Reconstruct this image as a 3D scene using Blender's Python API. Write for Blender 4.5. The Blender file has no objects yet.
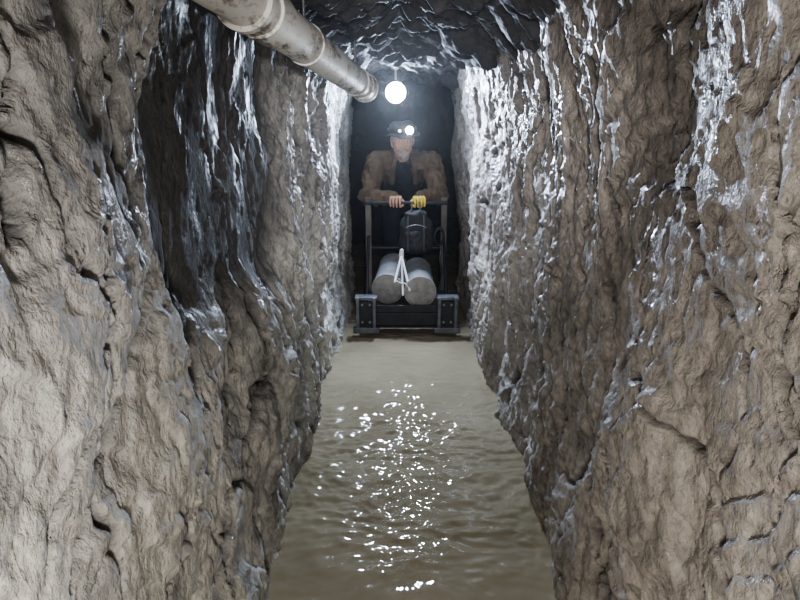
import bpy, bmesh, math, numpy as np
from mathutils import Vector, Matrix, noise as mn
from math import radians, pi, sin, cos

S = bpy.context.scene
COL = S.collection
rng = np.random.default_rng(4)

# ------------------------------------------------------------ numpy noise
def _h(ix, iy, seed):
    n = (ix*374761393 + iy*668265263 + seed*144269504) & 0xffffffff
    n = ((n ^ (n >> 13))*1274126177) & 0xffffffff
    n = n ^ (n >> 16)
    n = ((n ^ (n >> 15))*741103597) & 0xffffffff
    return (n & 0xffffff)/float(0x1000000)*2*np.pi
def pn(x, y, seed=0):
    x = np.asarray(x, float); y = np.asarray(y, float)
    ix = np.floor(x).astype(np.int64); iy = np.floor(y).astype(np.int64)
    fx = x-ix; fy = y-iy
    u = fx**3*(fx*(fx*6-15)+10); v = fy**3*(fy*(fy*6-15)+10)
    def g(dx, dy):
        a = _h(ix+dx, iy+dy, seed)
        return np.cos(a)*(fx-dx)+np.sin(a)*(fy-dy)
    a = g(0,0)*(1-u)+g(1,0)*u
    b = g(0,1)*(1-u)+g(1,1)*u
    return (a*(1-v)+b*v)*1.5
def fbm(x, y, o=4, seed=0, gain=.5):
    r = 0; a = 1
    for i in range(o):
        r = r+a*pn(x, y, seed+i*17); x = x*2.03; y = y*2.03; a *= gain
    return r
def billow(x, y, o=3, seed=0, gain=.5):
    r = 0; a = 1
    for i in range(o):
        r = r+a*np.abs(pn(x, y, seed+i*13)); x = x*2.1; y = y*2.1; a *= gain
    return r
def sst(a, b, x):
    t = np.clip((x-a)/(b-a), 0, 1); return t*t*(3-2*t)
def stairs(x, n, k):
    """terraced version of x: n steps per unit, riser width k"""
    q = x*n; f = np.floor(q); t = q-f
    return (f+sst(.5-k, .5+k, t))/n

# ------------------------------------------------------------ materials
def mat_new(name):
    m = bpy.data.materials.new(name); m.use_nodes = True
    nt = m.node_tree; b = nt.nodes['Principled BSDF']
    return m, nt, b
def N(nt, t, **kw):
    n = nt.nodes.new(t)
    for k, v in kw.items():
        if k in n.inputs.keys(): n.inputs[k].default_value = v
        else: setattr(n, k, v)
    return n
def simple(name, c, rough=.6, metal=0., var=.25, scale=14, bump=.3, bdist=.004, spec=.5):
    m, nt, b = mat_new(name)
    tc = N(nt, 'ShaderNodeTexCoord')
    no = N(nt, 'ShaderNodeTexNoise'); no.inputs['Scale'].default_value = scale; no.inputs['Detail'].default_value = 6
    nt.links.new(tc.outputs['Object'], no.inputs['Vector'])
    cr = N(nt, 'ShaderNodeValToRGB')
    cr.color_ramp.elements[0].position = .3; cr.color_ramp.elements[1].position = .7
    cr.color_ramp.elements[0].color = (*[v*(1-var) for v in c], 1)
    cr.color_ramp.elements[1].color = (*[min(1, v*(1+var)) for v in c], 1)
    nt.links.new(no.outputs['Fac'], cr.inputs['Fac'])
    nt.links.new(cr.outputs['Color'], b.inputs['Base Color'])
    b.inputs['Roughness'].default_value = rough
    b.inputs['Metallic'].default_value = metal
    b.inputs['Specular IOR Level'].default_value = spec
    if bump:
        n2 = N(nt, 'ShaderNodeTexNoise'); n2.inputs['Scale'].default_value = scale*5; n2.inputs['Detail'].default_value = 4
        nt.links.new(tc.outputs['Object'], n2.inputs['Vector'])
        bp = N(nt, 'ShaderNodeBump'); bp.inputs['Strength'].default_value = bump; bp.inputs['Distance'].default_value = bdist
        nt.links.new(n2.outputs['Fac'], bp.inputs['Height'])
        nt.links.new(bp.outputs['Normal'], b.inputs['Normal'])
    return m
def emis(name, c, s):
    m, nt, b = mat_new(name)
    b.inputs['Base Color'].default_value = (*c, 1)
    b.inputs['Emission Color'].default_value = (*c, 1)
    b.inputs['Emission Strength'].default_value = s
    return m

def rock_mat(name, ca, cb, cd, r0=.2, r1=.55, bumpk=1.0, stretch=.6, wet=(.46, .62), low=None):
    m, nt, b = mat_new(name); L = nt.links.new
    tc = N(nt, 'ShaderNodeTexCoord')
    def noise(scale, det, st=1.0, rough=.55, dist=0.):
        mp = N(nt, 'ShaderNodeMapping'); mp.inputs['Scale'].default_value = (1, 1, st)
        L(tc.outputs['Object'], mp.inputs['Vector'])
        n = N(nt, 'ShaderNodeTexNoise')
        n.inputs['Scale'].default_value = scale; n.inputs['Detail'].default_value = det
        n.inputs['Roughness'].default_value = rough; n.inputs['Distortion'].default_value = dist
        L(mp.outputs['Vector'], n.inputs['Vector']); return n
    n1 = noise(3.2, 9, .7, .7)
    cr = N(nt, 'ShaderNodeValToRGB'); e = cr.color_ramp.elements
    e[0].position = .36; e[0].color = (*ca, 1); e[1].position = .64; e[1].color = (*cb, 1)
    L(n1.outputs['Fac'], cr.inputs['Fac'])
    n2 = noise(40, 8, .8, .75)
    mr = N(nt, 'ShaderNodeMapRange'); mr.inputs['From Min'].default_value = .3; mr.inputs['From Max'].default_value = .7
    mr.inputs['To Min'].default_value = .6; mr.inputs['To Max'].default_value = 1.28
    L(n2.outputs['Fac'], mr.inputs['Value'])
    mx = N(nt, 'ShaderNodeMix', data_type='RGBA', blend_type='MULTIPLY'); mx.inputs['Factor'].default_value = 1
    # paler lower wall: low lamp light there put into the colour
    base = cr.outputs['Color']
    if low:
        sp = N(nt, 'ShaderNodeSeparateXYZ'); L(tc.outputs['Object'], sp.inputs[0])
        zr = N(nt, 'ShaderNodeMapRange', interpolation_type='SMOOTHSTEP'); zr.inputs['From Min'].default_value = 1.25; zr.inputs['From Max'].default_value = .6
        L(sp.outputs['Z'], zr.inputs['Value'])
        mm = N(nt, 'ShaderNodeMath', operation='MULTIPLY'); L(zr.outputs['Result'], mm.inputs[0])
        nn = noise(6, 6, .7, .65); nr = N(nt, 'ShaderNodeMapRange'); nr.inputs['From Min'].default_value = .36; nr.inputs['From Max'].default_value = .54
        L(nn.outputs['Fac'], nr.inputs['Value']); L(nr.outputs['Result'], mm.inputs[1])
        m3 = N(nt, 'ShaderNodeMix', data_type='RGBA'); L(mm.outputs[0], m3.inputs['Factor']); L(base, m3.inputs['A']); m3.inputs['B'].default_value = (*low, 1)
        base = m3.outputs['Result']
    L(base, mx.inputs['A']); L(mr.outputs['Result'], mx.inputs['B'])
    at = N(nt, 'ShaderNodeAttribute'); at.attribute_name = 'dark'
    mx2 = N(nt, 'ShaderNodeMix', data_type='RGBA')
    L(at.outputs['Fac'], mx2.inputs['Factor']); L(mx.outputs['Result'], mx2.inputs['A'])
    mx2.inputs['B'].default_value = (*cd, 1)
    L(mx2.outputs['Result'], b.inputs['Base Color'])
    n3 = noise(8, 9, .5, .78)
    rr = N(nt, 'ShaderNodeMapRange'); rr.inputs['From Min'].default_value = wet[0]; rr.inputs['From Max'].default_value = wet[1]
    rr.inputs['To Min'].default_value = r1; rr.inputs['To Max'].default_value = r0
    L(n3.outputs['Fac'], rr.inputs['Value'])
    ad = N(nt, 'ShaderNodeMath', operation='MULTIPLY_ADD'); L(at.outputs['Fac'], ad.inputs[0]); ad.inputs[1].default_value = .35; L(rr.outputs['Result'], ad.inputs[2])
    L(ad.outputs[0], b.inputs['Roughness'])
    b.inputs['Specular IOR Level'].default_value = .5
    prev = None
    for sc, st, stren, dist, ds in ((11, stretch, .4, .030, .4), (32, stretch*1.1, .75, .014, .3), (90, .9, .75, .006, 0), (260, 1, .5, .002, 0)):
        n = noise(sc, 4, st, .6, ds)
        bp = N(nt, 'ShaderNodeBump'); bp.inputs['Strength'].default_value = stren*bumpk; bp.inputs['Distance'].default_value = dist
        L(n.outputs['Fac'], bp.inputs['Height'])
        if prev: L(prev.outputs['Normal'], bp.inputs['Normal'])
        prev = bp
    L(prev.outputs['Normal'], b.inputs['Normal'])
    return m

M_left = rock_mat('rock_left_mat', (.20, .195, .192), (.40, .39, .38), (.016, .016, .018), r0=.15, r1=.75, wet=(.50, .58), low=(.56, .545, .505))
M_right = rock_mat('rock_right_mat', (.165, .148, .136), (.33, .30, .275), (.014, .013, .012), r0=.10, r1=.65, wet=(.47, .56), low=(.40, .365, .33))
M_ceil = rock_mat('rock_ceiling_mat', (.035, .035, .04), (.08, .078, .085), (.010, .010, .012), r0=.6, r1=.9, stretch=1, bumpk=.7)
M_mud = simple('mud_mat', (.22, .19, .14), .7)

# ------------------------------------------------------------ helpers
def link(o, parent=None):
    COL.objects.link(o)
    if parent: o.parent = parent
    return o
def empty(name):
    o = bpy.data.objects.new(name, None); o.empty_display_size = .1; COL.objects.link(o); return o
def grid_obj(name, X, Y, Z, mat, dark=None, flip=False):
    nu, nv = X.shape
    co = np.stack([X, Y, Z], -1).reshape(-1, 3)
    idx = np.arange(nu*nv).reshape(nu, nv)
    q = np.stack([idx[:-1, :-1], idx[1:, :-1], idx[1:, 1:], idx[:-1, 1:]], -1).reshape(-1, 4)
    if flip: q = q[:, ::-1]
    me = bpy.data.meshes.new(name)
    me.vertices.add(len(co)); me.vertices.foreach_set('co', co.ravel())
    me.loops.add(q.size); me.loops.foreach_set('vertex_index', np.ascontiguousarray(q).ravel().astype(np.int32))
    me.polygons.add(len(q)); me.polygons.foreach_set('loop_start', np.arange(0, q.size, 4, dtype=np.int32))
    try: me.polygons.foreach_set('loop_total', np.full(len(q), 4, dtype=np.int32))
    except Exception: pass
    me.update(calc_edges=True); me.validate()
    me.polygons.foreach_set('use_smooth', np.ones(len(q), dtype=bool))
    if dark is not None:
        a = me.attributes.new('dark', 'FLOAT', 'POINT'); a.data.foreach_set('value', np.clip(dark, 0, 1).ravel().astype(np.float32))
    me.materials.append(mat)
    o = bpy.data.objects.new(name, me); return link(o)

def bm_obj(name, bm, mat, parent=None, smooth=True, bevel=0):
    me = bpy.data.meshes.new(name); bm.to_mesh(me); bm.free()
    if smooth:
        for p in me.polygons: p.use_smooth = True
    me.materials.append(mat)
    o = bpy.data.objects.new(name, me); link(o, parent)
    if bevel:
        md = o.modifiers.new('b', 'BEVEL'); md.width = bevel; md.segments = 2; md.limit_method = 'ANGLE'
    return o
def box(name, c, s, mat, parent=None, rot=(0, 0, 0), bevel=.004):
    bm = bmesh.new(); bmesh.ops.create_cube(bm, size=1)
    from mathutils import Euler
    M = Matrix.Translation(c) @ Euler(rot).to_matrix().to_4x4() @ Matrix.Diagonal((*s, 1))
    bmesh.ops.transform(bm, matrix=M, verts=bm.verts)
    return bm_obj(name, bm, mat, parent, smooth=False, bevel=bevel)
def lathe(name, p0, p1, prof, mat, parent=None, seg=40, bevel=0, smooth=True):
    """prof: list (t along axis in m, radius)"""
    p0 = Vector(p0); p1 = Vector(p1); ax = (p1-p0).normalized()
    q = ax.to_track_quat('Z', 'Y').to_matrix()
    bm = bmesh.new(); rings = []
    for t, r in prof:
        ring = []
        for i in range(seg):
            a = 2*pi*i/seg
            ring.append(bm.verts.new(p0+q @ Vector((r*cos(a), r*sin(a), t))))
        rings.append(ring)
    for a, b in zip(rings[:-1], rings[1:]):
        for i in range(seg):
            bm.faces.new((a[i], a[(i+1) % seg], b[(i+1) % seg], b[i]))
    for r in (rings[0], rings[-1]):
        try: bm.faces.new(r)
        except Exception: pass
    bmesh.ops.recalc_face_normals(bm, faces=bm.faces)
    o = bm_obj(name, bm, mat, parent, smooth=smooth)
    if smooth:
        md = o.modifiers.new('e', 'EDGE_SPLIT'); md.split_angle = radians(40)
    return o
def rod(name, p0, p1, r, mat, parent=None, seg=16):
    L = (Vector(p1)-Vector(p0)).length
    e = min(r*.3, L*.1)
    return lathe(name, p0, p1, [(0, r-e), (e, r), (L-e, r), (L, r-e)], mat, parent, seg)
def tube(name, pts, r, mat, parent=None, cyclic=False):
    cu = bpy.data.curves.new(name, 'CURVE'); cu.dimensions = '3D'; cu.bevel_depth = r; cu.bevel_resolution = 3; cu.resolution_u = 8
    sp = cu.splines.new('NURBS'); sp.points.add(len(pts)-1)
    for p, c in zip(sp.points, pts): p.co = (*c, 1)
    sp.use_endpoint_u = True; sp.order_u = 3; sp.use_cyclic_u = cyclic
    cu.use_fill_caps = True
    t = bpy.data.objects.new('tmp', cu); COL.objects.link(t)
    dg = bpy.context.evaluated_depsgraph_get()
    me = bpy.data.meshes.new_from_object(t.evaluated_get(dg)); bpy.data.objects.remove(t)
    me.materials.clear(); me.materials.append(mat)
    for p in me.polygons: p.use_smooth = True
    o = bpy.data.objects.new(name, me); return link(o, parent)

def sph_pts(n=10):
    out = []
    for i in range(n+1):
        th = pi*i/n
        for j in range(2*n):
            ph = pi*j/n
            out.append((sin(th)*cos(ph), sin(th)*sin(ph), cos(th)))
            if i in (0, n): break
    return out
SP = sph_pts(8)
def blob(name, parts, mat, parent=None, voxel=.006, smooth=4, T=None, disp=None, seed=0):
    """union of convex hulls of ellipsoids, voxel remeshed into one skin"""
    bm = bmesh.new()
    for part in parts:
        vs = []
        for c, r in part:
            if not hasattr(r, '__len__'): r = (r, r, r)
            for s in SP:
                vs.append(bm.verts.new((c[0]+s[0]*r[0], c[1]+s[1]*r[1], c[2]+s[2]*r[2])))
        res = bmesh.ops.convex_hull(bm, input=vs)
        junk = [v for v in vs if v.is_valid and not v.link_faces]
        if junk: bmesh.ops.delete(bm, geom=junk, context='VERTS')
    bmesh.ops.recalc_face_normals(bm, faces=bm.faces)
    if T is not None: bmesh.ops.transform(bm, matrix=T, verts=bm.verts)
    me = bpy.data.meshes.new('t'); bm.to_mesh(me); bm.free()
    t = bpy.data.objects.new('t', me); COL.objects.link(t)
    md = t.modifiers.new('r', 'REMESH'); md.mode = 'VOXEL'; md.voxel_size = voxel; md.use_smooth_shade = True
    if smooth:
        m2 = t.modifiers.new('s', 'SMOOTH'); m2.factor = .5; m2.iterations = smooth
    dg = bpy.context.evaluated_depsgraph_get()
    m = bpy.data.meshes.new_from_object(t.evaluated_get(dg)); bpy.data.objects.remove(t)
    if disp:
        amp, sc = disp
        sc = Vector(sc) if hasattr(sc, '__len__') else Vector((sc, sc, sc))
        nr = [v.normal.copy() for v in m.vertices]
        for v, n in zip(m.vertices, nr):
            p = Vector((v.co.x*sc.x, v.co.y*sc.y, v.co.z*sc.z))+Vector((seed*7.1, 3.3, 1.7))
            w = p+Vector(mn.noise_vector(p*.6))*.8
            k = (1-abs(mn.noise(w))*2.2)+.4*mn.noise(w*2.3)
            v.co += n*amp*(k-.4)
    m.materials.clear(); m.materials.append(mat)
    for p in m.polygons: p.use_smooth = True
    o = bpy.data.objects.new(name, m); return link(o, parent)

# ------------------------------------------------------------ tunnel shell
def ucoords():
    u = [-1.2]
    while u[-1] < 7.4:
        d = max(u[-1], 0)
        u.append(u[-1]+(.03 if u[-1] < .3 else .0042+.0030*d))
    return np.array(u)
U = ucoords(); V = np.linspace(-.25, 2.25, 440)
UU, VV = np.meshgrid(U, V, indexing='ij')

def seg_dist(u, v, pts):
    best = np.full(u.shape, 9.)
    for (a, b), (c, d) in zip(pts[:-1], pts[1:]):
        dx, dy = c-a, d-b; t = np.clip(((u-a)*dx+(v-b)*dy)/(dx*dx+dy*dy), 0, 1)
        best = np.minimum(best, np.hypot(u-a-t*dx, v-b-t*dy))
    return best

def wall_shape(u, v, seed, side, fissures):
    wu = u+.045*fbm(u*3, v*2.4, 4, seed+1, .6); wv = v+.05*fbm(u*3+9, v*2.4, 4, seed+2, .6)
    d = .035*fbm(wu*1.1, wv*.8, 3, seed+3)
    # broken plates with sharp edges
    pl = fbm(wu*2.2+.5*wv, wv*1.3, 3, seed+5, .42)
    st = stairs(pl, 3.0, .06)
    d += .052*(.7*st+.3*pl)
    pl2 = fbm(wu*4.5-.8*wv, wv*2.8, 2, seed+9, .5)
    d += .020*stairs(pl2, 2.2, .08)
    d += .014*(billow(wu*3.4, wv*2.2, 3, seed+15, .45)-.4)
    dripm = sst(.9, 1.9, u) if side < 0 else .30+.70*sst(.8, 1.8, u)
    d += (.002+.017*dripm)*(billow(wu*10, wv*5.0, 3, seed+21, .6)-.4)
    d += (.003+.003*dripm)*(billow(wu*28, wv*19, 2, seed+61, .6)-.3)
    # deep cracks, mostly vertical, stepping sideways now and then
    n = pn(wu*2.6+.3*wv, wv*.55, seed+31); wdt = .020+.014*pn(u*3, v*3, seed+4)
    ck = np.exp(-(n/np.maximum(wdt, .009))**2)*sst(-.25, .05, pn(u*1.5, v*1.5, seed+40))
    n2 = pn(wu*4.6-.6*wv, wv*1.6, seed+33)
    ck2 = np.exp(-(n2/.026)**2)*sst(-.05, .2, pn(u*2.1, v*2.0, seed+41))
    fu = u+.022*fbm(u*7, v*7, 4, seed+90, .6); fv = v+.02*fbm(u*7+5, v*7, 3, seed+95, .6)
    fis = np.zeros(u.shape); lip = np.zeros(u.shape)
    for pts, wd in fissures:
        ds = seg_dist(fu, fv, pts); wdv = wd*(.75+.8*pn(u*9, v*9, seed+97))
        fis = np.maximum(fis, np.exp(-(ds/np.maximum(wdv, .0025))**2))
    d -= .045*ck+.024*ck2+.05*fis
    d += .004*fbm(wu*20, wv*16, 4, seed+50, .6)
    dark = np.clip(.97*ck**.6+.85*ck2**.7+fis**.6, 0, 1)
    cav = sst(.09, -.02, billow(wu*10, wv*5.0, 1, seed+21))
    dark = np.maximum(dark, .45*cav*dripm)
    return d, dark

def smooth_box(u, a, b, w): return sst(a-w, a+w, u)*(1-sst(b-w, b+w, u))

# left
FL = [([(1.13, 1.75), (1.10, 1.45), (1.14, 1.12), (.95, .98), (.80, .86), (.64, .72)], .010),
      ([(.78, 1.25), (.76, 1.05), (.684, .92), (.60, .866), (.54, .78)], .008),
      ([(1.70, .60), (1.37, .43), (1.2, .37), (1.05, .25)], .009),
      ([(1.25, 1.0), (1.22, .78), (1.02, .60), (.88, .42)], .007),
      ([(.60, 1.5), (.66, 1.35), (.63, 1.2)], .006),
      ([(1.55, .95), (1.52, .70), (1.35, .60)], .007)]
d, dk = wall_shape(UU, VV, 3, -1, FL)
edge = .06*pn(VV*2.2, VV*0+.5, 77)
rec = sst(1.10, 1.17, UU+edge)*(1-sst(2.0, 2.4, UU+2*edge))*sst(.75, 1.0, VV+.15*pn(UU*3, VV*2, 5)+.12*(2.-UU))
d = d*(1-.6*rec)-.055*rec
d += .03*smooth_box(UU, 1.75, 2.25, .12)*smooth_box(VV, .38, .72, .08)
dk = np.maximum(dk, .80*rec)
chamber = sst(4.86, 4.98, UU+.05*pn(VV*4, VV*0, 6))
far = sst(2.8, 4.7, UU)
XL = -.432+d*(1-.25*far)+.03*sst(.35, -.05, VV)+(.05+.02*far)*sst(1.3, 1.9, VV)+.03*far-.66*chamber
dk = np.maximum(dk, chamber)  # unlit gloom of the chamber put into the rock colour
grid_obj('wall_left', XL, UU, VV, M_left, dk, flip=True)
iz = np.argmin(np.abs(V)); XL0 = XL[:, iz]
# right
FR = [([(1.50, 1.55), (1.55, 1.3), (1.51, 1.14), (1.42, .85), (1.36, .6), (1.2, .22)], .012),
      ([(1.06, 1.22), (.98, 1.08), (.88, 1.05), (.80, .99)], .007),
      ([(1.16, .95), (1.117, .84), (1.0, .80), (.895, .786), (.80, .70), (.74, .62)], .008),
      ([(1.9, 1.2), (1.85, .9), (1.75, .7), (1.7, .4)], .009),
      ([(.72, 1.5), (.76, 1.3), (.70, 1.15), (.72, 1.02), (.64, .9)], .006),
      ([(1.22, .62), (1.12, .5), (1.1, .38), (1.0, .3)], .007)]
d, dk = wall_shape(UU, VV, 90, 1, FR)
XR = .510-d*(1-.25*far)-.025*sst(.35, -.05, VV)-(.07+.02*far)*sst(1.2, 1.9, VV)-.045*far*sst(.3, 1.2, VV)+.62*chamber
dk = np.maximum(dk, chamber)  # chamber gloom painted into the colour on this side too
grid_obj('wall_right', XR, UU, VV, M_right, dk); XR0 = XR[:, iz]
# ceiling
xs = np.linspace(-1.1, 1.15, 150)
CU, CX = np.meshgrid(U[::1], xs, indexing='ij')
cz = 1.77-.10*(billow(CU*2.2, CX*3, 4, 200, .55)-.4)+.03*fbm(CU*6, CX*6, 3, 210)
cz -= .05*smooth_box(CU, 4.55, 4.9, .08)
cz += .3*sst(4.92, 5.05, CU)
cz -= .12*np.clip(np.abs(CX-.03)/.45, 0, 1.2)**3
grid_obj('ceiling', CX, CU, cz, M_ceil, np.clip(.1+.9*sst(4.9, 5, CU), 0, 1))  # colour darkened over the chamber to keep it looking unlit
# floor under the water
fy = np.linspace(-1.2, 7.4, 200)
FU, FX = np.meshgrid(fy, np.linspace(-1.1, 1.15, 40), indexing='ij')
grid_obj('floor', FX, FU, -.10+.004*fbm(FU*3, FX*3, 3, 300), M_mud, flip=True)
# ends
for nm, yy in (('wall_back', -1.15), ('wall_front', 7.3)):
    A, B = np.meshgrid(np.linspace(-1.1, 1.15, 80), np.linspace(-.25, 2.25, 80), indexing='ij')
    Yd = yy+.06*billow(A*3, B*3, 3, 400)
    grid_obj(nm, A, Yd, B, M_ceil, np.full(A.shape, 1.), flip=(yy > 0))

# ------------------------------------------------------------ water
m, nt, b = mat_new('muddy_water_mat'); L = nt.links.new
tc = N(nt, 'ShaderNodeTexCoord'); no = N(nt, 'ShaderNodeTexNoise'); no.inputs['Scale'].default_value = 2.2; no.inputs['Detail'].default_value = 5
L(tc.outputs['Object'], no.inputs['Vector'])
cr = N(nt, 'ShaderNodeValToRGB'); cr.color_ramp.elements[0].position = .35; cr.color_ramp.elements[1].position = .7
cr.color_ramp.elements[0].color = (.235, .20, .135, 1); cr.color_ramp.elements[1].color = (.31, .27, .19, 1)
L(no.outputs['Fac'], cr.inputs['Fac']); L(cr.outputs['Color'], b.inputs['Base Color'])
b.inputs['Roughness'].default_value = .04; b.inputs['IOR'].default_value = 1.33
M_water = m
wy = np.linspace(-1.1, 7.2, 1100)
tt = np.linspace(0, 1, 170)
xl = np.interp(wy, U, XL0)-.015; xr = np.interp(wy, U, XR0)+.015
WU = np.repeat(wy[:, None], len(tt), 1); WX = xl[:, None]+(xr-xl)[:, None]*tt[None]
wx = WX+.04*pn(WU*4, WX*4, 500); wu = WU+.05*pn(WU*3, WX*3, 501)
amp = .22+.88*sst(1.30, 1.8, WU)
amp = amp*(1-.60*sst(2.4, 3.4, WU))
wz = amp*(.0052*fbm(wx*5, wu*10, 2, 502)+.0056*fbm(wx*13, wu*21, 2, 503))
grid_obj('water_surface', WX, WU, wz, M_water, flip=True)

# ------------------------------------------------------------ pipe
m, nt, b = mat_new('stained_pipe_mat'); L = nt.links.new
tc = N(nt, 'ShaderNodeTexCoord'); no = N(nt, 'ShaderNodeTexNoise'); no.inputs['Scale'].default_value = 11; no.inputs['Detail'].default_value = 9; no.inputs['Roughness'].default_value = .75
mp = N(nt, 'ShaderNodeMapping'); mp.inputs['Scale'].default_value = (1.4, .5, 1.4); L(tc.outputs['Object'], mp.inputs['Vector']); L(mp.outputs['Vector'], no.inputs['Vector'])
cr = N(nt, 'ShaderNodeValToRGB'); e = cr.color_ramp.elements
e[0].position = .40; e[0].color = (.13, .105, .085, 1); e[1].position = .52; e[1].color = (.66, .64, .60, 1)
L(no.outputs['Fac'], cr.inputs['Fac']); L(cr.outputs['Color'], b.inputs['Base Color']); b.inputs['Roughness'].default_value = .5
bp = N(nt, 'ShaderNodeBump'); bp.inputs['Strength'].default_value = .5; bp.inputs['Distance'].default_value = .005
L(no.outputs['Fac'], bp.inputs['Height']); L(bp.outputs['Normal'], b.inputs['Normal'])
M_pipe = m
M_steel = simple('galvanised_steel_mat', (.22, .22, .23), .45, .6, .3, 20)
pipe = empty('overhead_pipe')
A = Vector((-.352, 1.474, 1.596)); B = Vector((-.172, 3.07, 1.523)); dr = (B-A).normalized()
P0 = A-dr*1.7; Lp = (B-P0).length; R = .060
lathe('pipe_body', P0, B, [(0, R), (Lp, R), (Lp, R-.007), (Lp-.4, R-.007)], M_pipe, pipe, 56)
def coll(nm, t, w, k):
    q = P0+dr*t
    lathe(nm, q, q+dr*w, [(0, R+.001), (.002, R+k), (w-.002, R+k), (w, R+.001)], M_pipe, pipe, 56)
coll('coupling_1', 1.78, .11, .007); coll('coupling_2', 1.68, .03, .011)
coll('end_collar', Lp-.13, .13, .005); coll('end_rim', Lp-.02, .021, .008)
for i, t in enumerate((2.2, 3.05)):
    q = P0+dr*t
    coll('clamp_%d' % i, t, .025, .004)
    rod('hanger_%d' % i, q+Vector((0, 0.012, R)), q+Vector((0, .012, .26)), .005, M_steel, pipe)

# ------------------------------------------------------------ hanging work lamp
M_black = simple('black_plastic_mat', (.015, .015, .017), .45, 0, .2)
lamp = empty('work_lamp'); LC = Vector((-.030, 4.33, 1.585))
lathe('lamp_housing', LC+Vector((0, .06, 0)), LC+Vector((0, -.1, 0)), [(0, .02), (.01, .045), (.04, .06), (.055, .072), (.062, .072)], M_black, lamp, 32)
M_lamp = emis('lamp_lens_mat', (.80, .9, 1.0), 60)
lathe('lamp_globe', LC+Vector((0, .0, 0)), LC+Vector((0, -1, 0)), [(.0, .064)]+[(.06*sin(a)*.8, .070*cos(a)) for a in np.linspace(0, 1.5, 10)], M_lamp, lamp, 32)
rod('lamp_bracket', LC+Vector((0, .03, .05)), LC+Vector((0, .03, .2)), .008, M_steel, lamp)
tube('lamp_cable', [LC+Vector((0, .05, .02)), LC+Vector((.03, .12, .08)), LC+Vector((.08, .1, .14)), LC+Vector((.1, .1, .22))], .004, M_black, lamp)

def light(name, kind, loc, power, col, size=.05, **kw):
    l = bpy.data.lights.new(name, kind); l.energy = power; l.color = col; l.shadow_soft_size = size
    for k, v in kw.items(): setattr(l, k, v)
    o = bpy.data.objects.new(name, l); o.location = loc; COL.objects.link(o); return o
def aim(o, t): o.rotation_euler = (Vector(t)-o.location).to_track_quat('-Z', 'Y').to_euler()
BL = (.64, .77, 1.0)
o = light('work_lamp_light', 'SPOT', LC+Vector((0, -.085, 0)), 240, BL, .05, spot_size=radians(130), spot_blend=.9); aim(o, (0, 0, -.4))
o = light('work_lamp_glow', 'POINT', LC+Vector((0, -.10, -.01)), 3.5, BL, .05)

# photographer's lamps, beside the camera
o = light('photographer_headlamp', 'SPOT', (.06, -.1, 1.42), 230, (1.0, .97, .94), .04, spot_size=radians(40), spot_blend=1.0); aim(o, (.03, 4.4, 1.0))
o = light('hand_lantern', 'POINT', (-.03, -.05, .95), 34, (1.0, .955, .88), .06)

# ------------------------------------------------------------ man
man = empty('man')
M_jacket = simple('brown_jacket_mat', (.125, .090, .060), .9, 0, .4, 9, .5, .004, .2)
M_navy = simple('navy_overalls_mat', (.012, .015, .024), .85, 0, .3, 12, spec=.2)
M_shirt = simple('grey_shirt_mat', (.10, .10, .105), .85, 0, .2, 20)
M_skin = simple('skin_mat', (.50, .28, .20), .5, 0, .12, 12, .15, .001)
M_beard = simple('grey_beard_mat', (.30, .28, .27), .9, 0, .5, 60, .8, .004)
M_hat = simple('dark_hat_mat', (.012, .012, .015), .9, 0, .3, 20)
M_yel = simple('yellow_glove_mat', (.66, .50, .08), .65, 0, .18, 25, .4, .002)
M_boot = simple('rubber_boot_mat', (.02, .022, .02), .35)
M_eye = simple('eye_mat', (.7, .68, .65), .2, 0, .02, 10, 0)
M_iris = simple('iris_mat', (.05, .04, .03), .2, 0, .02, 10, 0)
cx = .03
SHL, ELL, WRL = (cx-.205, 4.60, 1.10), (cx-.275, 4.42, .86), (-.055, 4.245, .865)
SHR, ELR, WRR = (cx+.205, 4.60, 1.10), (cx+.265, 4.42, .87), (.155, 4.245, .875)
parts = [
    [((cx, 4.92, .93), (.155, .12, .10)), ((cx, 4.78, 1.03), (.165, .125, .11))],
    [((cx, 4.78, 1.03), (.165, .125, .11)), ((cx-.06, 4.64, 1.10), (.12, .105, .09)), ((cx+.06, 4.64, 1.10), (.12, .105, .09))],
    [((cx-.06, 4.64, 1.11), (.10, .09, .08)), (SHL, .076)], [((cx+.06, 4.64, 1.11), (.10, .09, .08)), (SHR, .076)],
    [((cx, 4.62, 1.14), .09), ((cx-.01, 4.565, 1.185), (.068, .06, .03))],
    [(SHL, .080), (ELL, .060)], [(ELL, .060), (WRL, .044)],
    [(SHR, .080), (ELR, .060)], [(ELR, .060), (WRR, .044)],
]
blob('jacket', parts, M_jacket, man, .007, 4, None, (.019, (17, 17, 12)), 2)
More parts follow.
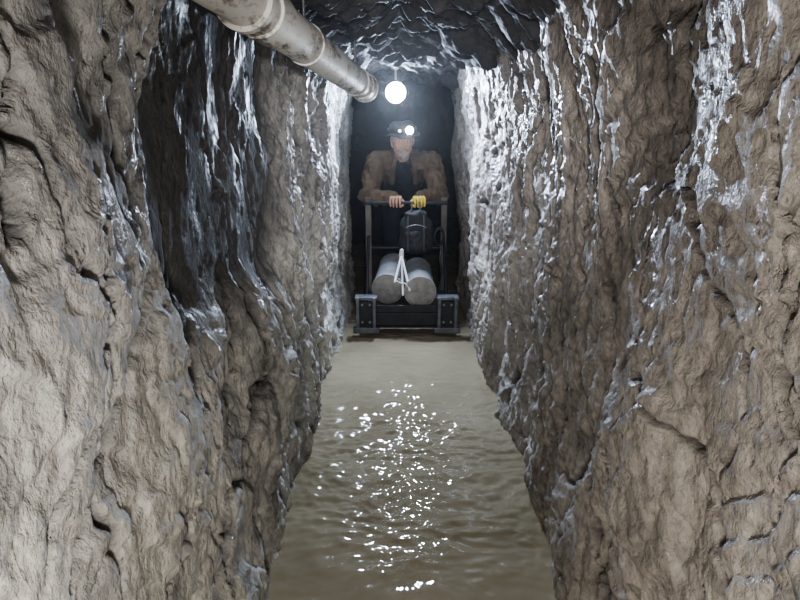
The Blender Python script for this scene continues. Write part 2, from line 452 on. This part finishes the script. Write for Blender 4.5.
# collar
cp = []
for i in range(13):
    a = pi*2*i/12
    cp.append(((cx-.01+.078*sin(a), 4.545-.062*cos(a)*1.0+.02, 1.185-.018*cos(a)), .017))
blob('collar', [[cp[i], cp[i+1]] for i in range(1, 11)], M_jacket, man, .005, 3, None, (.004, 30), 1)
blob('shirt', [[((cx-.01, 4.535, 1.165), (.045, .03, .03)), ((cx, 4.55, 1.11), (.05, .03, .04))]], M_shirt, man, .005, 3, None, (.004, 30), 3)
blob('overalls_bib', [[((cx, 4.545, 1.085), (.062, .035, .03)), ((cx, 4.655, .95), (.075, .05, .04))]], M_navy, man, .005, 3, None, (.006, 20), 3)
for sx, nm in ((-1, 'r'), (1, 'l')):
    blob('lapel_'+nm, [[((cx+sx*.045, 4.515, 1.165), (.014, .012, .012)), ((cx+sx*.078, 4.525, 1.08), (.02, .014, .012))], [((cx+sx*.078, 4.525, 1.08), (.02, .014, .012)), ((cx+sx*.092, 4.62, .95), (.02, .016, .02))]], M_jacket, man, .004, 2, None, (.003, 30), 1)
    blob('pocket_flap_'+nm, [[((cx+sx*.105, 4.53, 1.10), (.01, .010, .006)), ((cx+sx*.155, 4.55, 1.10), (.01, .012, .006)), ((cx+sx*.155, 4.54, 1.06), (.01, .012, .006)), ((cx+sx*.105, 4.525, 1.055), (.01, .010, .006))]], M_jacket, man, .004, 2)
    blob('bib_strap_'+nm, [[((cx+sx*.045, 4.515, 1.10), (.012, .006, .008)), ((cx+sx*.048, 4.53, 1.165), (.012, .006, .008))]], M_navy, man, .003, 1)
for nm, e_, w_ in (('r', Vector(ELL), Vector(WRL)), ('l', Vector(ELR), Vector(WRR))):
    dd = (w_-e_).normalized()
    lathe('cuff_'+nm, w_-dd*.02, w_+dd*.03, [(0, .044), (.004, .050), (.04, .049), (.046, .045), (.05, .036)], M_jacket, man, 28)
# trousers / overalls
tp = [[((cx, 4.95, .88), (.16, .125, .10)), ((cx, 4.84, .97), (.158, .125, .10))]]
tp += [[((cx, 4.84, .95), (.13, .12, .09)), ((cx, 4.70, 1.00), (.12, .10, .07))]]
for sx in (-1, 1):
    H = (cx+sx*.085, 4.96, .84); K = (cx+sx*.10, 4.90, .46); An = (cx+sx*.11, 5.0, .08)
    tp += [[(H, (.095, .10, .10)), (K, .068)], [(K, .068), (An, .055)]]
blob('overalls', tp, M_navy, man, .009, 5, None, (.008, (12, 12, 8)), 5)
for sx, nm in ((-1, 'r'), (1, 'l')):
    x = cx+sx*.11
    blob('boot_'+nm, [[((x, 5.0, .28), .062), ((x, 5.02, .02), .055)], [((x, 5.03, -.055), (.045, .045, .045)), ((x, 4.86, -.068), (.045, .05, .032)), ((x, 5.0, .03), .05)]], M_boot, man, .007, 3)

# head (local: face toward -Y)
from mathutils import Euler
TH = Matrix.Translation((.018, 4.45, 1.260)) @ Euler((radians(6), radians(-3), radians(3))).to_matrix().to_4x4() @ Matrix.Diagonal((1.05, 1.05, 1.05, 1))
hp = [
    [((0, .018, .035), (.076, .094, .088))],
    [((0, -.035, .01), (.062, .048, .055)), ((0, -.062, -.088), (.026, .02, .018)), ((.046, -.01, -.058), .018), ((-.046, -.01, -.058), .018)],
    [((0, -.086, .012), (.009, .009, .01)), ((0, -.106, -.026), (.0125, .012, .010))],
    [((-.013, -.093, -.03), .0095), ((.013, -.093, -.03), .0095)],
    [((-.045, -.07, .03), (.012, .012, .007)), ((-.014, -.083, .028), (.01, .009, .007))],
    [((.045, -.07, .03), (.012, .012, .007)), ((.014, -.083, .028), (.01, .009, .007))],
    [((-.038, -.062, -.022), (.02, .02, .02)), ((-.03, -.06, -.045), .016)], [((.038, -.062, -.022), (.02, .02, .02)), ((.03, -.06, -.045), .016)],
    [((-.02, -.081, -.054), (.006, .006, .004)), ((0, -.089, -.053), (.008, .006, .005)), ((.02, -.081, -.054), (.006, .006, .004))],
    [((-.016, -.08, -.065), (.006, .006, .005)), ((.016, -.08, -.065), (.006, .006, .005)), ((0, -.087, -.065), .006)],
    [((-.078, .008, .012), (.007, .016, .016)), ((-.075, .002, -.018), (.006, .009, .012))],
    [((.078, .008, .012), (.007, .016, .016)), ((.075, .002, -.018), (.006, .009, .012))],
    [((0, .02, -.05), .052), ((0, .10, -.12), .058)],
]
blob('head', hp, M_skin, man, .0032, 2, TH)
for sx, nm in ((-1, 'r'), (1, 'l')):
    blob('eye_'+nm, [[((sx*.029, -.0775, .008), (.013, .008, .0075))]], M_eye, man, .0015, 1, TH)
    blob('iris_'+nm, [[((sx*.029, -.0845, .008), (.0055, .003, .0055))]], M_iris, man, .0012, 1, TH)
    blob('eyebrow_'+nm, [[((sx*.046, -.079, .030), (.008, .005, .004)), ((sx*.016, -.090, .030), (.008, .005, .005))]], M_beard, man, .002, 1, TH)
    blob('hair_'+nm, [[((sx*.068, .0, .03), (.014, .03, .02)), ((sx*.066, .045, -.02), (.014, .035, .03))]], M_beard, man, .004, 2, TH, (.003, 60))
bp_ = [
    [((0, -.072, -.098), (.024, .018, .022)), ((-.022, -.06, -.090), .015), ((.022, -.06, -.090), .015)],
    [((-.032, -.076, -.064), (.007, .008, .010)), ((-.006, -.097, -.044), (.008, .006, .005))],
    [((.032, -.076, -.064), (.007, .008, .010)), ((.006, -.097, -.044), (.008, .006, .005))],
    [((-.033, -.068, -.064), .009), ((-.02, -.070, -.09), .013)], [((.033, -.068, -.064), .009), ((.02, -.070, -.09), .013)],
]
blob('beard', bp_, M_beard, man, .003, 2, TH, (.004, 70), 3)
# hat : crown + brim
bm = bmesh.new(); seg = 64
prof = [(.001, .140), (.03, .139), (.06, .133), (.084, .114), (.094, .085), (.098, .062), (.100, .056), (.113, .049), (.127, .043), (.128, .039), (.115, .043), (.099, .050), (.088, .050)]
rings = []
for r, z in prof:
    rg = []
    for i in range(seg):
        a = 2*pi*i/seg
        k = 1.0+.02*sin(3*a+1)*(r > .1)
        zz = z+(.008*sin(2*a+.6)+.004*sin(5*a))*(1 if r > .11 else 0)-(.006*abs(cos(a)) if r > .11 else 0)
        dent = -.012*math.exp(-(r*cos(a)/.03)**2)*(z > .13)
        rg.append(bm.verts.new(TH @ Vector((r*k*cos(a)*.97, .012+r*k*sin(a)*1.08, zz+dent))))
    rings.append(rg)
for a_, b_ in zip(rings[:-1], rings[1:]):
    for i in range(seg): bm.faces.new((a_[i], a_[(i+1) % seg], b_[(i+1) % seg], b_[i]))
bm.faces.new(rings[0])
bmesh.ops.recalc_face_normals(bm, faces=bm.faces)
hat = bm_obj('hat', bm, M_hat, man)
# head lamp on hat
def tp_(v): return TH @ Vector(v)
lathe('headlamp_band', tp_((0, .012, .072)), tp_((0, .012, .092)), [(0, .105), (.002, .108), (.018, .107), (.02, .103)], M_black, man, 48)
box('headlamp_body', tp_((.020, -.106, .080)), (.105, .026, .034), M_black, man, bevel=.006)
M_hl = emis('headlamp_led_mat', (.85, .92, 1.0), 45)
M_hl2 = emis('headlamp_small_led_mat', (.85, .92, 1.0), 4)
for nm, x, r, mm_ in (('a', .044, .022, M_hl), ('b', -.022, .008, M_hl2)):
    c = tp_((x, -.118, .080))
    lathe('headlamp_lens_'+nm, c, c+Vector((0, -1, 0)), [(0, r*1.25), (.008, r*1.25), (.008, r), (.012, r*.8), (.014, r*.3)], mm_, man, 24)
o = light('headlamp_light', 'SPOT', tp_((.04, -.155, .080)), 60, (.75, .86, 1.0), .02, spot_size=radians(110), spot_blend=.9); aim(o, (0.05, 0, .0))

# hands, gripping the push bar
BARZ, BARY = .842, 4.175
def hand(nm, cxh, wrist, side, mat, fr, yaw):
    T = Matrix.Translation((cxh, BARY, BARZ)) @ Euler((0, 0, yaw)).to_matrix().to_4x4()
    w = T.inverted() @ Vector(wrist)
    P = []
    xs = [side*.033, side*.011, -side*.011, -side*.032]     # index .. little
    ln = [1.0, 1.08, 1.02, .86]
    for x, l in zip(xs, ln):
        k = (x, .012, .038)
        p1 = (x*1.05, -.026*l, .032); p2 = (x*1.05, -.036*l, .002); p3 = (x*1.02, -.026*l, -.022*l); 
        P += [[(k, fr*1.1), (p1, fr)], [(p1, fr), (p2, fr*.95)], [(p2, fr*.95), (p3, fr*.85)]]
        P += [[(k, fr*1.15), ((x*.8, .06, .032), fr*1.3)]]
    P += [[((side*.026, .02, .03), .014), ((-side*.026, .02, .028), .014), ((side*.02, .065, .028), .018), ((-side*.018, .065, .026), .017)]]
    P += [[((0, .06, .028), (.028, .02, .018)), (tuple(w), (.03, .03, .026))]]
    t0 = (side*.03, .06, .018); t1 = (side*.052, .03, .004); t2 = (side*.050, -.002, -.016); t3 = (side*.036, -.022, -.024)
    P += [[(t0, fr*1.5), (t1, fr*1.2)], [(t1, fr*1.2), (t2, fr*1.05)], [(t2, fr*1.05), (t3, fr*.9)]]
    blob(nm, P, mat, man, .0022, 2, T)
hand('hand_r', -.03, WRL, 1, M_skin, .0085, radians(-8))
hand('hand_l', .135, WRR, -1, M_yel, .0098, radians(8))

# ------------------------------------------------------------ cart
M_wood = simple('weathered_wood_mat', (.11, .10, .088), .75, 0, .4, 12, .5)
M_grey = simple('painted_steel_mat', (.11, .115, .13), .45, .3, .4, 18)
M_dark = simple('dark_steel_mat', (.022, .022, .026), .5, .5, .3, 18)
cart = empty('push_cart'); cc = .045
Y0, Y1 = 3.80, 4.42
box('deck', (cc, (Y0+Y1)/2, .165), (.50, Y1-Y0, .03), M_wood, cart)
box('front_beam', (cc, Y0-.01, .115), (.42, .05, .09), M_dark, cart)
box('front_lip', (cc, Y0-.02, .185), (.40, .02, .05), M_dark, cart)
box('rear_beam', (cc, Y1, .14), (.62, .05, .08), M_dark, cart)
for sx, nm in ((-1, 'left'), (1, 'right')):
    x = cc+sx*.27
    box('side_rail_'+nm, (x, (Y0+Y1)/2, .15), (.045, Y1-Y0+.04, .06), M_grey, cart)
    # upright end plates of the wheel guards with a cap
    box('bumper_plate_'+nm, (x, Y0-.035, .14), (.13, .02, .20), M_dark, cart, bevel=.006)
    box('bumper_cap_'+nm, (x, Y0-.01, .26), (.150, .08, .022), M_grey, cart)
    box('bumper_foot_'+nm, (x, Y0-.045, .045), (.175, .05, .04), M_grey, cart)
    for q in (-1, 1):
        box('bumper_post_%s_%d' % (nm, q), (x+q*.055, Y0-.05, .165), (.022, .03, .21), M_grey, cart)
        for zz in (.10, .22):
            rod('bolt_%s_%d_%d' % (nm, q, int(zz*100)), (x+q*.025, Y0-.043, zz), (x+q*.025, Y0-.056, zz), .009, M_steel, cart, 6)
    for j, yy in enumerate((Y0+.12, Y1-.1)):
        lathe('wheel_%s_%d' % (nm, j), (x-.02, yy, 0), (x+.04, yy, 0), [(0, .02), (0, .085), (.006, .097), (.034, .097), (.04, .085), (.04, .02)], M_dark, cart, 36)
    rod('axle_stub_'+nm, (x-.05, Y0+.12, 0), (x+.03, Y0+.12, 0), .012, M_steel, cart)
    # uprights and braces
    box('upright_'+nm, (cc+sx*.275, Y1-.12, .51), (.042, .035, .72), M_wood, cart, rot=(radians(0), 0, 0))
    rod('brace_'+nm, (cc+sx*.275, Y1-.12, .60), (cc+sx*.275, Y0+.1, .18), .011, M_dark, cart)
    rod('handle_arm_'+nm, (cc+sx*.275, Y1-.12, .83), (cc+sx*.275, BARY, BARZ), .013, M_steel, cart)
rod('axle_front', (cc-.27, Y0+.12, 0), (cc+.27, Y0+.12, 0), .012, M_steel, cart)
rod('axle_rear', (cc-.27, Y1-.1, 0), (cc+.27, Y1-.1, 0), .012, M_steel, cart)
rod('push_bar', (cc-.29, BARY, BARZ), (cc+.29, BARY, BARZ), .012, M_dark, cart)
rod('cross_bar', (cc-.27, Y1-.12, .50), (cc+.27, Y1-.12, .50), .013, M_dark, cart)

# canisters
M_can = simple('grey_plastic_mat', (.21, .21, .22), .45, 0, .22, 16, .2)
M_lid = simple('pale_lid_mat', (.20, .195, .19), .5, 0, .3, 22, .2)
def canister(nm, p0, p1, r):
    e = empty(nm); p0 = Vector(p0); p1 = Vector(p1); Ln = (p1-p0).length; ax = (p1-p0).normalized()
    lathe('body', p0, p1, [(0, r*.9), (.006, r), (.05, r), (.056, r*.975), (Ln-.056, r*.975), (Ln-.05, r), (Ln-.006, r), (Ln, r*.9)], M_can, e, 48)
    lathe('lid', p0-ax*.012, p0+ax*.02, [(0, r*.82), (.002, r*.90), (.006, r*.93), (.008, r*1.03), (.03, r*1.03), (.032, r)], M_lid, e, 48)
    return e
canister('plastic_canister', (.135, 3.80, .295), (.125, 4.26, .335), .105)
canister('plastic_canister', (-.085, 3.86, .30), (-.045, 4.26, .37), .105)
# white straps/tripod tied over the canisters
M_white = simple('white_strap_mat', (.7, .7, .68), .6, 0, .1, 20)
tri = empty('folding_tripod')
top = Vector((.01, 3.98, .505))
rod('leg_1', top, (-.035, 3.80, .36), .008, M_white, tri)
rod('leg_2', top, (.065, 3.77, .31), .008, M_white, tri)
rod('leg_3', top, (.02, 3.80, .27), .007, M_white, tri)
blob('tripod_head', [[((.01, 3.985, .50), (.018, .018, .016)), ((.012, 3.99, .54), (.014, .014, .012))]], M_white, tri, .004, 1)
tube('tie_cord', [(-.03, 3.81, .37), (.01, 3.80, .35), (.04, 3.79, .36), (.055, 3.785, .33)], .004, M_white, tri)
# backpack on the canisters, leaning at push bar
M_bag = simple('black_fabric_mat', (.014, .014, .017), .75, 0, .3, 20, .5)
bag = empty('backpack')
blob('bag_body', [[((.11, 4.13, .55), (.12, .07, .06)), ((.11, 4.12, .70), (.115, .065, .06)), ((.11, 4.10, .775), (.08, .045, .025))]], M_bag, bag, .006, 4, None, (.010, 14), 4)
blob('front_pocket', [[((.11, 4.05, .56), (.08, .035, .04)), ((.11, 4.05, .64), (.075, .03, .03))]], M_bag, bag, .005, 3, None, (.006, 18), 6)
M_strap = simple('bag_strap_mat', (.05, .05, .055), .6)
tube('haul_loop', [(.08, 4.09, .79), (.08, 4.12, .85), (.11, 4.16, .868), (.14, 4.12, .85), (.14, 4.09, .79)], .006, M_strap, bag)
for x in (.055, .165):
    tube('compression_strap', [(x, 4.07, .77), (x, 4.035, .70), (x, 4.01, .62), (x, 4.02, .53)], .005, M_strap, bag)
tube('zipper', [(.04, 4.03, .69), (.08, 4.02, .71), (.14, 4.02, .71), (.18, 4.03, .69)], .003, M_steel, bag)
cab = empty('coiled_hose')
pts = []
for i in range(40):
    a = i/39*2*pi*2.6
    pts.append((.28+.035*cos(a), 4.235-.0015*i, .60+.06*sin(a)))
tube('hose', pts, .008, M_dark, cab)
tube('hose_tail', [pts[-1], (.30, 4.1, .55), (.27, 4.0, .48), (.30, 4.02, .36), (.26, 4.0, .2)], .007, M_dark, cab)

# ------------------------------------------------------------ world, camera
w = bpy.data.worlds.new('World'); S.world = w; w.use_nodes = True
w.node_tree.nodes['Background'].inputs['Color'].default_value = (.5, .6, .8, 1)
w.node_tree.nodes['Background'].inputs['Strength'].default_value = .01
# very thin mist everywhere, added to give the lamp a soft glow
vs = w.node_tree.nodes.new('ShaderNodeVolumeScatter'); vs.inputs['Density'].default_value = .003; vs.inputs['Anisotropy'].default_value = .75
w.node_tree.links.new(vs.outputs[0], w.node_tree.nodes['World Output'].inputs['Volume'])
cam = bpy.data.cameras.new('camera'); cam.sensor_width = 36; cam.lens = 36*590/800; cam.clip_start = .02
co = bpy.data.objects.new('camera', cam); COL.objects.link(co)
co.location = (0, 0, 1.3); co.rotation_euler = (radians(90-15.6), 0, 0)
S.camera = co
try: S.view_settings.look = 'AgX - Medium High Contrast'
except Exception: pass
